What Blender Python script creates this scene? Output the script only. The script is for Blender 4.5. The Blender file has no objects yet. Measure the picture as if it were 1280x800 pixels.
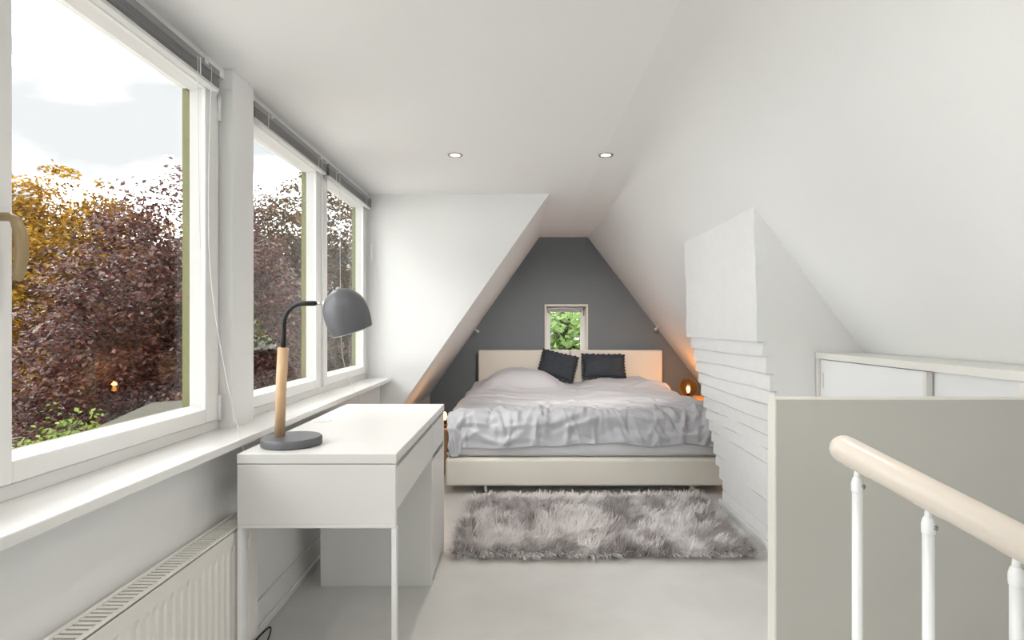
import bpy, bmesh, math, random
import numpy as np
from mathutils import Vector, Matrix, noise

random.seed(7); rng = np.random.default_rng(7)
SC = bpy.context.scene
COL = SC.collection

# ------------------------------------------------------------------ camera
F = 700.0; VPX, VPY, EYE = 650.0, 406.0, 1.155
cam = bpy.data.cameras.new('camera'); camo = bpy.data.objects.new('camera', cam); COL.objects.link(camo)
cam.sensor_width = 36; cam.lens = F / 1280 * 36
cam.shift_x = -(VPX - 640) / 1280; cam.shift_y = (VPY - 400) / 1280
cam.clip_start = 0.02
camo.location = (0, 0, EYE); camo.rotation_euler = (math.pi / 2, 0, 0)
SC.camera = camo
SC.view_settings.view_transform = 'Standard'; SC.view_settings.look = 'None'
SC.view_settings.gamma = 1; SC.view_settings.use_curve_mapping = False
SC.view_settings.exposure = 1.60

# ------------------------------------------------------------------ world: bright overcast sky
W = bpy.data.worlds.new('overcast_sky'); SC.world = W; W.use_nodes = True
nt = W.node_tree; nt.nodes.clear()
o_ = nt.nodes.new('ShaderNodeOutputWorld'); b_ = nt.nodes.new('ShaderNodeBackground')
tc = nt.nodes.new('ShaderNodeTexCoord'); mp = nt.nodes.new('ShaderNodeMapping'); mp.inputs['Scale'].default_value = (1.0, 1.0, 2.6); mp.inputs['Location'].default_value = (5.1, 7.3, 4.4)
n1 = nt.nodes.new('ShaderNodeTexNoise'); n1.inputs['Scale'].default_value = 2.6; n1.inputs['Detail'].default_value = 6; n1.inputs['Roughness'].default_value = .55
cr = nt.nodes.new('ShaderNodeValToRGB')
cr.color_ramp.elements[0].position = .43; cr.color_ramp.elements[0].color = (.064, .065, .067, 1)
e_ = cr.color_ramp.elements.new(.50); e_.color = (.085, .085, .086, 1)
cr.color_ramp.elements[-1].position = .66; cr.color_ramp.elements[-1].color = (1.0, 1.0, 1.0, 1)
L = nt.links.new
L(tc.outputs['Generated'], mp.inputs[0]); L(mp.outputs[0], n1.inputs['Vector']); L(n1.outputs['Fac'], cr.inputs[0])
L(cr.outputs[0], b_.inputs[0]); L(b_.outputs[0], o_.inputs[0])
b_.inputs[1].default_value = 5.0
W.cycles.sampling_method = 'AUTOMATIC'
LAMP_W = 74.0          # ceiling downlights
GLOBE_W = 1.0          # bedside globes

# ------------------------------------------------------------------ materials
MATS = {}
def mat(name, col, rough=.6, metal=0, noise_amt=0.0, noise_scale=8, bump=0.0, bump_scale=60, col2=None, emit=None, estr=0, spec=.5, stretch=None, coat=0):
    if name in MATS: return MATS[name]
    m = bpy.data.materials.new(name); m.use_nodes = True; MATS[name] = m
    t = m.node_tree; p = t.nodes['Principled BSDF']
    p.inputs['Base Color'].default_value = (*col, 1); p.inputs['Roughness'].default_value = rough
    p.inputs['Metallic'].default_value = metal; p.inputs['Specular IOR Level'].default_value = spec
    p.inputs['Coat Weight'].default_value = coat
    if emit: p.inputs['Emission Color'].default_value = (*emit, 1); p.inputs['Emission Strength'].default_value = estr
    tcn = t.nodes.new('ShaderNodeTexCoord'); mpn = t.nodes.new('ShaderNodeMapping')
    t.links.new(tcn.outputs['Object'], mpn.inputs[0])
    if stretch: mpn.inputs['Scale'].default_value = stretch
    if noise_amt or col2:
        n = t.nodes.new('ShaderNodeTexNoise'); n.inputs['Scale'].default_value = noise_scale; n.inputs['Detail'].default_value = 5
        t.links.new(mpn.outputs[0], n.inputs['Vector'])
        r = t.nodes.new('ShaderNodeValToRGB'); c2 = col2 or tuple(c * (1 - noise_amt) for c in col)
        r.color_ramp.elements[0].position = .3; r.color_ramp.elements[0].color = (*c2, 1)
        r.color_ramp.elements[1].position = .7; r.color_ramp.elements[1].color = (*col, 1)
        t.links.new(n.outputs['Fac'], r.inputs[0]); t.links.new(r.outputs[0], p.inputs['Base Color'])
    if bump:
        n = t.nodes.new('ShaderNodeTexNoise'); n.inputs['Scale'].default_value = bump_scale; n.inputs['Detail'].default_value = 4
        t.links.new(mpn.outputs[0], n.inputs['Vector'])
        b = t.nodes.new('ShaderNodeBump'); b.inputs['Strength'].default_value = bump; b.inputs['Distance'].default_value = .004
        t.links.new(n.outputs['Fac'], b.inputs['Height']); t.links.new(b.outputs[0], p.inputs['Normal'])
    return m

def leaf_mat(name, stops, transl=.25, rough=.45, spec=.3):
    m = bpy.data.materials.new(name); m.use_nodes = True; MATS[name] = m
    t = m.node_tree; p = t.nodes['Principled BSDF']; out = t.nodes['Material Output']
    a = t.nodes.new('ShaderNodeAttribute'); a.attribute_name = 'tint'
    r = t.nodes.new('ShaderNodeValToRGB')
    while len(r.color_ramp.elements) < len(stops): r.color_ramp.elements.new(.5)
    for i, (ps, c) in enumerate(stops):
        r.color_ramp.elements[i].position = ps; r.color_ramp.elements[i].color = (*c, 1)
    t.links.new(a.outputs['Fac'], r.inputs[0]); t.links.new(r.outputs[0], p.inputs['Base Color'])
    p.inputs['Roughness'].default_value = rough; p.inputs['Specular IOR Level'].default_value = spec
    tr = t.nodes.new('ShaderNodeBsdfTranslucent'); t.links.new(r.outputs[0], tr.inputs[0])
    mx = t.nodes.new('ShaderNodeMixShader'); mx.inputs[0].default_value = transl
    t.links.new(p.outputs[0], mx.inputs[1]); t.links.new(tr.outputs[0], mx.inputs[2]); t.links.new(mx.outputs[0], out.inputs[0])
    return m

def glass_mat(name, tint=(1, 1, 1), ior=1.45, strength=1.0):
    m = bpy.data.materials.new(name); m.use_nodes = True; MATS[name] = m
    t = m.node_tree; t.nodes.remove(t.nodes['Principled BSDF']); out = t.nodes['Material Output']
    tr = t.nodes.new('ShaderNodeBsdfTransparent'); tr.inputs[0].default_value = (*tint, 1)
    gl = t.nodes.new('ShaderNodeBsdfGlossy'); gl.inputs['Roughness'].default_value = .0
    lw = t.nodes.new('ShaderNodeLayerWeight'); lw.inputs['Blend'].default_value = .5      # Schlick reflectance of a thin sheet
    pw = t.nodes.new('ShaderNodeMath'); pw.operation = 'POWER'; pw.inputs[1].default_value = 5
    ma = t.nodes.new('ShaderNodeMath'); ma.operation = 'MULTIPLY_ADD'; f0 = ((ior - 1) / (ior + 1)) ** 2
    ma.inputs[1].default_value = (1 - f0) * strength; ma.inputs[2].default_value = f0 * strength
    t.links.new(lw.outputs['Facing'], pw.inputs[0]); t.links.new(pw.outputs[0], ma.inputs[0])
    mx = t.nodes.new('ShaderNodeMixShader'); fr = ma
    t.links.new(fr.outputs[0], mx.inputs[0]); t.links.new(tr.outputs[0], mx.inputs[1]); t.links.new(gl.outputs[0], mx.inputs[2])
    t.links.new(mx.outputs[0], out.inputs[0])
    return m

wall_paint = mat('white_wall_paint', (.88, .878, .87), .75, bump=.12, bump_scale=220, noise_amt=.015, noise_scale=2)
ceil_paint = mat('white_ceiling_paint', (.89, .888, .882), .8, bump=.08, bump_scale=200)
grey_paint = mat('dark_grey_wall_paint', (.20, .225, .25), .6, bump=.1, bump_scale=180, noise_amt=.05, noise_scale=3)
wood_white = mat('white_lacquered_wood', (.87, .865, .855), .35)
sill_white = mat('glossy_white_sill', (.84, .835, .82), .22, coat=.3)
olive_edge = mat('olive_outer_edge', (.13, .125, .025), .5)  # olive tone of the strips just outside the glass
floor_mat = mat('pale_grey_poured_floor', (.72, .71, .69), .34, col2=(.66, .65, .63), noise_scale=5, bump=.05, bump_scale=90)
brick_paint = mat('white_painted_brick', (.88, .88, .88), .6, bump=.5, bump_scale=70, noise_amt=.03, noise_scale=12)
chim_paint = mat('chimney_plaster', (.87, .865, .85), .7, bump=.25, bump_scale=50)
desk_white = mat('white_desk_foil', (.745, .735, .715), .32)
gap_shade = mat('painted_gap_shade', (.10, .095, .09), .8)  # shade inside the desk gaps, put in as a dark colour
metal_white = mat('white_powder_coat', (.84, .84, .84), .35)
rad_white = mat('radiator_enamel', (.80, .775, .735), .38)
rad_dark = mat('radiator_inside', (.20, .185, .17), .7)
screw_mat = mat('screw_steel', (.32, .30, .27), .35, metal=1)
lamp_grey = mat('charcoal_lamp_metal', (.125, .127, .138), .40, noise_amt=.05)
lamp_black = mat('black_gooseneck', (.012, .012, .013), .45)
lamp_white = mat('lamp_inner_white', (.85, .84, .82), .5)
chrome = mat('chrome', (.72, .70, .68), .18, metal=1)
ash = mat('pale_ash_wood', (.72, .50, .31), .5, col2=(.60, .39, .22), noise_scale=14, stretch=(6, 6, .6))
oak = mat('warm_oak', (.52, .32, .16), .5, col2=(.42, .24, .11), noise_scale=10, stretch=(.5, 6, 6))
cream = mat('cream_upholstery', (.88, .835, .755), .62, bump=.15, bump_scale=300, noise_amt=.03, noise_scale=4)
duvet_mat = mat('pale_grey_cotton', (.645, .65, .695), .8, bump=.15, bump_scale=240)
sheet_mat = mat('white_sheet', (.80, .81, .84), .8, bump=.1, bump_scale=200)
navy = mat('dark_slate_linen', (.050, .060, .075), .9, bump=.5, bump_scale=160, noise_amt=.2, noise_scale=20)
halfwall_mat = mat('grey_beige_panel', (.53, .52, .475), .5, noise_amt=.03, noise_scale=3)
halfwall_edge = mat('cream_panel_edge', (.78, .76, .70), .45)
rail_mat = mat('cream_handrail', (.72, .645, .565), .3, coat=.2)
cab_white = mat('white_cabinet_door', (.87, .875, .88), .35)
cab_frame = mat('cream_white_carcass', (.80, .785, .74), .45)
blind_mat = mat('grey_aluminium_slats', (.30, .295, .295), .35, metal=.4)
blind_rail = mat('white_blind_rail', (.70, .70, .69), .4)
cord_mat = mat('white_cord', (.78, .77, .75), .7)
handle_mat = mat('backlit_brown_handle', (.36, .27, .15), .4, metal=.3)  # brown look of the backlit, reflecting lever put into its base colour
cable_mat = mat('black_cable', (.012, .012, .012), .5)
amber = glass_mat('amber_glass', (.94, .66, .34), 1.5)
pane_mat = glass_mat('window_pane', (.97, .98, .97), 1.5, .6)
bulb_mat = mat('warm_filament_bulb', (1, .8, .5), .4, emit=(1, .62, .25), estr=5)
spot_mat = mat('downlight_bulb', (1, .95, .9), .4, emit=(1, .86, .70), estr=3)
nickel = mat('brushed_nickel', (.45, .40, .37), .35, metal=1)
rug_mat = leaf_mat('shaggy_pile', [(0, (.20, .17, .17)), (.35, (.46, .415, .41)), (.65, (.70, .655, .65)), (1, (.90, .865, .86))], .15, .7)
rug_back = mat('rug_backing', (.30, .27, .26), .9)
bark = mat('grey_bark', (.10, .08, .06), .9, noise_amt=.4, noise_scale=6, bump=.6, bump_scale=12)
copper_leaf = leaf_mat('copper_beech_leaf', [(0, (.018, .005, .004)), (.4, (.070, .020, .016)), (.7, (.135, .048, .036)), (.88, (.16, .07, .02)), (1, (.24, .15, .14))], .25, .30, .5)
brown_leaf = leaf_mat('bronze_beech_leaf', [(0, (.028, .014, .003)), (.45, (.10, .052, .012)), (.8, (.18, .095, .026)), (1, (.24, .17, .09))], .22, .4)
gold_leaf = leaf_mat('golden_leaf', [(0, (.09, .036, .001)), (.5, (.31, .155, .004)), (.85, (.46, .25, .007)), (1, (.46, .35, .06))], .35, .5)
green_leaf = leaf_mat('green_leaf', [(0, (0.0300, 0.0500, 0.0060)), (.5, (0.0900, 0.1400, 0.0150)), (1, (0.2100, 0.2750, 0.0500))], .35, .5)
fresh_leaf = leaf_mat('fresh_green_leaf', [(0, (.20, .34, .09)), (.5, (.40, .56, .22)), (1, (.68, .78, .48))], .5, .5)
bounce_ground_mat = mat('pale_bounce_ground', (.58, .56, .53), .9, col2=(.46, .44, .41), noise_scale=2)  # unseen ground, made pale to throw light up to the ceiling
roof_felt = mat('roof_felt', (.055, .05, .032), .9, noise_amt=.2, noise_scale=4, bump=.3, bump_scale=40)
house_brick = mat('annex_brick', (.30, .16, .10), .9, noise_amt=.3, noise_scale=9)

# ------------------------------------------------------------------ helpers
def link(name, me, m=None, parent=None, loc=None):
    o = bpy.data.objects.new(name, me); COL.objects.link(o)
    if m is not None and me is not None: me.materials.append(m)
    if parent is not None: o.parent = parent
    if loc is not None: o.location = loc
    return o
def tag(o, label=None, cat=None, group=None, kind=None):
    if label: o['label'] = label
    if cat: o['category'] = cat
    if group: o['group'] = group
    if kind: o['kind'] = kind
    return o
def thing(name, loc, label, cat, group=None):
    o = bpy.data.objects.new(name, None); COL.objects.link(o); o.location = loc; o.empty_display_size = .05
    return tag(o, label, cat, group)
def setting(name, loc=(0, 0, 0), label=None):
    o = bpy.data.objects.new(name, None); COL.objects.link(o); o.location = loc; o.empty_display_size = .05
    return tag(o, label, None, None, 'structure')
def fin(bm, name, m, parent=None, smooth=False, loc=None):
    bmesh.ops.recalc_face_normals(bm, faces=bm.faces)
    me = bpy.data.meshes.new(name); bm.to_mesh(me); bm.free()
    if smooth: me.polygons.foreach_set('use_smooth', [True] * len(me.polygons))
    if smooth == 'auto':
        pass
    return link(name, me, m, parent, loc)
def bx(bm, x0, x1, y0, y1, z0, z1, bev=0.0, seg=2):
    mtx = Matrix.Translation(((x0 + x1) / 2, (y0 + y1) / 2, (z0 + z1) / 2)) @ Matrix.Diagonal((abs(x1 - x0), abs(y1 - y0), abs(z1 - z0), 1))
    r = bmesh.ops.create_cube(bm, size=1, matrix=mtx)
    if bev:
        es = list({e for v in r['verts'] for e in v.link_edges})
        bmesh.ops.bevel(bm, geom=es, offset=bev, segments=seg, affect='EDGES', profile=.5)
    return r
def boxo(name, m, parent, x0, x1, y0, y1, z0, z1, bev=0.0, seg=2, loc=None):
    bm = bmesh.new(); bx(bm, x0, x1, y0, y1, z0, z1, bev, seg); return fin(bm, name, m, parent, loc=loc)
def prism(bm, pts, vec):
    """pts: list of 3d points of a polygon, extruded by vec"""
    a = [bm.verts.new(p) for p in pts]; b = [bm.verts.new(Vector(p) + Vector(vec)) for p in pts]
    bm.faces.new(a); bm.faces.new(list(reversed(b)))
    n = len(pts)
    for i in range(n): bm.faces.new([a[i], b[i], b[(i + 1) % n], a[(i + 1) % n]])
def prismo(name, m, parent, pts, vec):
    bm = bmesh.new(); prism(bm, pts, vec); return fin(bm, name, m, parent)
def tube(bm, pts, rad, seg=10, caps=True):
    pts = [Vector(p) for p in pts]; n = len(pts)
    rad = rad if isinstance(rad, (list, tuple)) else [rad] * n
    rings = []; up = Vector((0, 0, 1)); prev = None
    for i, p in enumerate(pts):
        d = (pts[min(i + 1, n - 1)] - pts[max(i - 1, 0)]).normalized()
        if prev is None:
            s = d.cross(up)
            if s.length < 1e-3: s = d.cross(Vector((0, 1, 0)))
            s.normalize()
        else:
            s = (prev - d * prev.dot(d)).normalized()
        prev = s; t = d.cross(s)
        rings.append([bm.verts.new(p + (s * math.cos(2 * math.pi * k / seg) + t * math.sin(2 * math.pi * k / seg)) * rad[i]) for k in range(seg)])
    for a, b in zip(rings, rings[1:]):
        for k in range(seg): bm.faces.new([a[k], a[(k + 1) % seg], b[(k + 1) % seg], b[k]])
    if caps: bm.faces.new(list(reversed(rings[0]))); bm.faces.new(rings[-1])
def tubeo(name, m, parent, pts, rad, seg=10, loc=None):
    bm = bmesh.new(); tube(bm, pts, rad, seg); return fin(bm, name, m, parent, True, loc)
def lathe(bm, prof, seg=32, mtx=None):
    """prof: list of (r,z)"""
    rings = []
    for r, z in prof:
        if r < 1e-6: rings.append([bm.verts.new((0, 0, z))])
        else: rings.append([bm.verts.new((r * math.cos(2 * math.pi * k / seg), r * math.sin(2 * math.pi * k / seg), z)) for k in range(seg)])
    for a, b in zip(rings, rings[1:]):
        for k in range(seg):
            k2 = (k + 1) % seg
            if len(a) == 1 and len(b) == 1: continue
            if len(a) == 1: bm.faces.new([a[0], b[k2], b[k]])
            elif len(b) == 1: bm.faces.new([a[k], a[k2], b[0]])
            else: bm.faces.new([a[k], a[k2], b[k2], b[k]])
    if mtx is not None: bmesh.ops.transform(bm, matrix=mtx, verts=[v for r in rings for v in r])
def latheo(name, m, parent, prof, seg=32, mtx=None, loc=None, smooth=True):
    bm = bmesh.new(); lathe(bm, prof, seg, mtx); o = fin(bm, name, m, parent, smooth, loc)
    if smooth:
        md = o.modifiers.new('edge_split', 'EDGE_SPLIT'); md.split_angle = math.radians(40)
    return o
def smooth_path(P, n=6):
    P = [Vector(p) for p in P]; out = []
    for i in range(len(P) - 1):
        a, b, c, d = P[max(i - 1, 0)], P[i], P[i + 1], P[min(i + 2, len(P) - 1)]
        for k in range(n):
            t = k / n
            out.append(.5 * (2 * b + (c - a) * t + (2 * a - 5 * b + 4 * c - d) * t * t + (3 * b - 3 * c + d - a) * t ** 3))
    return out + [P[-1]]
def share(name, src, parent, loc):
    o = src.copy(); o.name = name; COL.objects.link(o); o.parent = parent; o.location = loc
    return o

# ------------------------------------------------------------------ room dimensions (metres; x right, y into the picture)
CEIL = 2.081; YB = 5.92; YE = 3.96; YREAR = -2.6
XW = -1.085            # window wall face
XU = -0.99             # wall below the sill
XL, TL = .205, 1.437   # left roof slope: ceiling edge and tangent
XR, TR = .715, 1.31    # right roof slope
KL, KR = -.95, 2.02    # knee walls
def zl(x): return CEIL - TL * (XL - x)
def zr(x): return CEIL - TR * (x - XR)
T = .16

st = tag(boxo('floor', floor_mat, None, -1.3, 2.3, YREAR - .1, YB + .1, -.14, 0), 'pale grey smooth poured floor', None, None, 'structure')
# ceiling, L-shaped around the dormer end
st = prismo('ceiling', ceil_paint, None, [(-1.18, YREAR - .1, CEIL), (XR + .3, YREAR - .1, CEIL), (XR + .3, YB + .1, CEIL), (XL - .3, YB + .1, CEIL), (XL - .3, YE + .02, CEIL), (-1.18, YE + .02, CEIL)], (0, 0, .15))
tag(st, 'flat white painted ceiling', None, None, 'structure')
# right slope + knee wall in one closed wall; the plastered crease to the ceiling softens towards the stairs
def slope_profile(r):
    th = math.atan(TR); tl_ = r * math.tan(th / 2)
    P = [(XR - .26, CEIL - .0004)]
    for k in range(13):
        a = th * k / 12; P.append((XR - tl_ + r * math.sin(a), CEIL - r + r * math.cos(a) - .0004))
    return P + [(KR, zr(KR)), (KR, -.1), (KR + T, -.1), (KR + T, zr(KR) + .2), (XR + .2, CEIL + .12), (XR - .26, CEIL + .12)]
bm = bmesh.new(); rings = []
for y, r in ((YREAR - .1, .42), (.6, .42), (1.4, .36), (2.2, .26), (3.0, .14), (3.6, .06), (4.4, .025), (YB + .1, .025)):
    rings.append([bm.verts.new((x, y, z)) for x, z in slope_profile(r)])
for a, b in zip(rings, rings[1:]):
    for k in range(len(a)): bm.faces.new([a[k], a[(k + 1) % len(a)], b[(k + 1) % len(a)], b[k]])
bm.faces.new(rings[0]); bm.faces.new(rings[-1][::-1])
st = fin(bm, 'wall_right', wall_paint)
for p in st.data.polygons: p.use_smooth = abs(p.normal.y) < .5
md = st.modifiers.new('edge_split', 'EDGE_SPLIT'); md.split_angle = math.radians(20)
tag(st, 'white sloping roof wall above the low cabinet', None, None, 'structure')
# left slope beside the bed
st = prismo('wall_left', wall_paint, None, [(XL, YE + .004, CEIL), (KL, YE + .004, zl(KL)), (KL, YE + .004, -.1), (KL - T, YE + .004, -.1), (KL - T, YE + .004, zl(KL) + .2), (XL - .2, YE + .004, CEIL + .12), (XL, YE + .004, CEIL + .12)], (0, YB - YE + .1, 0))
tag(st, 'white sloping roof wall left of the bed', None, None, 'structure')
# end wall of the dormer
st = prismo('wall_dormer_end', wall_paint, None, [(-1.16, YE, -.1), (KL - .001, YE, -.1), (KL - .001, YE, zl(KL)), (XL - .001, YE, CEIL), (-1.16, YE, CEIL)], (0, .12, 0))
tag(st, 'white triangular end wall beside the windows', None, None, 'structure')
# gable wall behind the bed with a window opening
gx0, gx1, gz0, gz1 = .259, .718, .80, 1.372
bm = bmesh.new()
bx(bm, -1.3, gx0, YB, YB + .28, -.1, 2.3); bx(bm, gx1, 2.3, YB, YB + .28, -.1, 2.3)
bx(bm, gx0, gx1, YB, YB + .28, -.1, gz0); bx(bm, gx0, gx1, YB, YB + .28, gz1, 2.3)
tag(fin(bm, 'wall_back', grey_paint), 'dark grey gable wall behind the bed', None, None, 'structure')
# unseen rear gable; its large window is added to light the room
bm = bmesh.new()
rx0, rx1, rz0, rz1 = -.75, 1.05, .95, 1.90
bx(bm, -1.3, rx0, YREAR - .2, YREAR, -.1, 2.3); bx(bm, rx1, 2.3, YREAR - .2, YREAR, -.1, 2.3)
bx(bm, rx0, rx1, YREAR - .2, YREAR, -.1, rz0); bx(bm, rx0, rx1, YREAR - .2, YREAR, rz1, 2.3)
tag(fin(bm, 'wall_rear', wall_paint), 'white gable wall at the stair end', None, None, 'structure')

# ------------------------------------------------------------------ window wall
def span_wall(name, x0, x1, y0, y1, z0, z1, label, m=wall_paint, bev=0):
    return tag(boxo(name, m, None, x0, x1, y0, y1, z0, z1, bev), label, None, None, 'structure')
span_wall('wall_window_lower', -1.2, XU, YREAR - .1, YE - .001, -.1, .754, 'white wall below the window sill')
span_wall('wall_window_upper', -1.16, XW + .012, YREAR - .1, YE - .001, 2.045, CEIL - .001, 'narrow white wall strip above the windows')
span_wall('wall_window_pier', -1.16, -1.042, 2.03, 2.19, .78, CEIL - .001, 'white pier between the large window and the paired windows')
span_wall('wall_window_near', -1.3, -1.042, YREAR - .1, -1.72, .78, CEIL - .001, 'white wall at the stair end of the windows')
span_wall('trim_1', -1.16, -.915, YREAR, YE - .002, .754, .780, 'glossy white window sill board', sill_white, .003)

ZS, ZO0, ZO1, ZT = .780, .865, 1.968, 2.045
def window(name, y0, y1, oy0, oy1, label, hinge=None, handle=None):
    """sash window in the x = XW plane; y0..y1 frame, oy0..oy1 glass opening"""
    g = setting(name, (XW, (y0 + y1) / 2, ZS), label)
    ox, oy, oz = g.location
    def part(nm, m, boxes, bev=.002, par=g):
        bm = bmesh.new()
        for b in boxes: bx(bm, b[0] - ox, b[1] - ox, b[2] - oy, b[3] - oy, b[4] - oz, b[5] - oz, bev, 1)
        return fin(bm, nm, m, par)
    fw = .026
    part('frame', wood_white, [(-1.160, XW - .006, y0, y0 + fw, ZS, ZT), (-1.160, XW - .006, y1 - fw, y1, ZS, ZT),
                               (-1.160, XW - .006, y0 + fw, y1 - fw, ZS, ZS + .034), (-1.160, XW - .006, y0 + fw, y1 - fw, ZT - .034, ZT)])
    a0, a1, b0, b1 = y0 + fw + .002, y1 - fw - .002, ZS + .037, ZT - .037
    s = part('sash', wood_white, [(-1.145, XW + .006, a0, oy0, b0, b1), (-1.145, XW + .006, oy1, a1, b0, b1),
                                  (-1.145, XW + .006, oy0, oy1, b0, ZO0), (-1.145, XW + .006, oy0, oy1, ZO1, b1)], .003)
    # sloping glazing beads
    bm = bmesh.new(); i = .012
    xa, xb = XW - .008 - ox, -1.128 - ox
    def bead(p):
        prism(bm, [(q[0], q[1], q[2]) for q in p[0]], p[1])
    Y0, Y1, Z0, Z1 = oy0 - oy, oy1 - oy, ZO0 - oz, ZO1 - oz
    prism(bm, [(xa, Y0, Z0), (xb, Y0, Z0), (xb, Y0, Z0 + i)], (0, Y1 - Y0, 0))
    prism(bm, [(xa, Y0, Z1), (xb, Y0, Z1), (xb, Y0, Z1 - i)], (0, Y1 - Y0, 0))
    prism(bm, [(xa, Y0, Z0), (xb, Y0, Z0), (xb, Y0 + i, Z0)], (0, 0, Z1 - Z0))
    prism(bm, [(xa, Y1, Z0), (xb, Y1, Z0), (xb, Y1 - i, Z0)], (0, 0, Z1 - Z0))
    fin(bm, 'glazing_bead', wood_white, s)
    p = part('pane', pane_mat, [(-1.1335, -1.1295, oy0 - .004, oy1 + .004, ZO0 - .004, ZO1 + .004)], 0, s)
    part('outer_bead', olive_edge, [(-1.156, -1.134, oy0 - .01, oy0 + .006, ZO0 - .01, ZO1 + .01), (-1.156, -1.134, oy1 - .006, oy1 + .01, ZO0 - .01, ZO1 + .01),
                                     (-1.156, -1.134, oy0 + .012, oy1 - .012, ZO0 - .01, ZO0 + .008)], 0, s)
    part('top_bead', wood_white, [(-1.156, -1.134, oy0 + .012, oy1 - .012, ZO1 - .006, ZO1 + .01)], 0, s)
    if hinge:
        bm = bmesh.new()
        for hz in (.86, 1.93):
            tube(bm, [(XW + .010 - ox, hinge - oy, hz - oz - .045), (XW + .010 - ox, hinge - oy, hz - oz + .045)], .007, 8)
        fin(bm, 'hinge', metal_white, g, True)
    if handle:
        hy, hz = handle
        h = part('handle_plate', metal_white, [(XW + .004, XW + .016, hy - .016, hy + .016, hz - .05, hz + .05)], .004)
        pts = [(XW + .01, hy, hz), (XW + .045, hy, hz), (XW + .058, hy, hz - .006), (XW + .064, hy + .004, hz - .03), (XW + .066, hy + .006, hz - .07), (XW + .060, hy + .006, hz - .115), (XW + .054, hy + .006, hz - .128)]
        tubeo('lever', handle_mat, h, [(q[0] - ox, q[1] - oy, q[2] - oz) for q in pts], [.009, .009, .010, .012, .012, .011, .008], 10)
    return g
window('window_1', 1.095, 2.028, 1.192, 1.923, 'large white framed window before the pier', hinge=2.000, handle=(1.14, 1.375))
window('window_2', 2.192, 3.050, 2.262, 2.967, 'white framed window just beyond the pier')
window('window_3', 3.052, 3.958, 3.138, 3.860, 'white framed window at the dormer end wall', hinge=3.93)
window('window_added_4', .16, 1.093, .257, .990, 'unseen white framed window added for daylight beside the stairs')  # this and the next two are unseen, added for more daylight
window('window_added_5', -.78, .158, -.683, .055, 'unseen white framed window added for daylight past the stairs')
window('window_added_6', -1.718, -.782, -1.62, -.885, 'unseen white framed window added for daylight at the stair end')

def venetian(y0, y1, x, label, cords):
    g = thing('venetian_blind', (x, (y0 + y1) / 2, 1.962), label, 'blind', 'raised venetian blinds')
    h = (y1 - y0) / 2
    boxo('head_rail', blind_mat, g, -.013, .013, -h, h, .050, .074, .002)
    bm = bmesh.new(); z = .014
    while z < .048:
        dx = random.uniform(-.0012, .0012)
        bx(bm, -.0125 + dx, .0125 + dx, -h + .004 + abs(dx), h - .004, z, z + .0016); z += .0026
    tag(fin(bm, 'slat_stack', blind_mat, g), None, None, None, 'stuff')
    boxo('bottom_rail', blind_rail, g, -.013, .013, -h + .002, h - .002, .0, .012, .003)
    for yy in (-h + .12, h - .12):
        boxo('ladder_tape', cord_mat, g, .0128, .0142, yy - .003, yy + .003, .002, .066)
        boxo('bracket', blind_rail, g, -.015, .016, yy - .01 + .035, yy + .01 + .035, .060, .078, .002)
    for pts in cords:
        tubeo('pull_cord', cord_mat, g, smooth_path([Vector(p) - g.location for p in pts]), .0013, 6)
    return g
venetian(1.12, 1.945, -1.055, 'raised grey venetian blind over the large window before the pier',
         [[(-1.035, 1.80, 2.02), (-1.034, 1.80, 1.7), (-1.034, 1.81, 1.4)],
          [(-1.035, 1.88, 2.02), (-1.034, 1.86, 1.6), (-1.02, 1.85, 1.3), (-.98, 1.86, 1.0), (-.935, 1.865, .795), (-.908, 1.84, .73), (-.900, 1.81, .62)]])
venetian(2.20, 3.02, -1.055, 'raised grey venetian blind over the window just beyond the pier',
         [[(-1.035, 2.93, 2.02), (-1.033, 2.93, 1.6), (-1.03, 2.935, 1.3), (-1.03, 2.935, 1.15)]])
venetian(3.06, 3.93, -1.055, 'raised grey venetian blind over the window at the dormer end wall',
         [[(-1.035, 3.22, 2.02), (-1.034, 3.22, 1.5), (-1.02, 3.21, 1.0), (-.94, 3.17, .79), (-.908, 3.15, .76), (-.905, 3.14, .70)]])
# tilt wand of the end blind, hanging against the dormer end wall
g = thing('blind_cord_tassel', (-1.04, 3.925, 1.60), 'thin white blind cord with a slim tassel at the dormer end wall', 'cord')
tubeo('tassel', metal_white, g, [(0, 0, 0), (0, 0, .10), (0, 0, .12)], [.006, .005, .002], 8)
tubeo('cord', cord_mat, g, [(0, 0, .10), (0, .0, .40)], .0012, 6)
tubeo('cord', cord_mat, g, [(0, 0, 0), (.03, .0, -.30), (.10, -.005, -.80)], .0012, 6)

# baseboard below the sill, and pipe casing next to the radiator
g = setting('baseboard_left', (XU, 3.0, 0), 'white stepped baseboard under the desk')
boxo('board', wood_white, g, .0, .010, -1.05, .95, 0, .118, .003)
boxo('toe_strip', wood_white, g, .010, .020, -1.05, .95, 0, .030, .004)
tag(boxo('baseboard_back', wood_white, None, KL, 1.9, YB - .014, YB, 0, .09), 'white baseboard behind the bed', None, None, 'structure')

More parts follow.
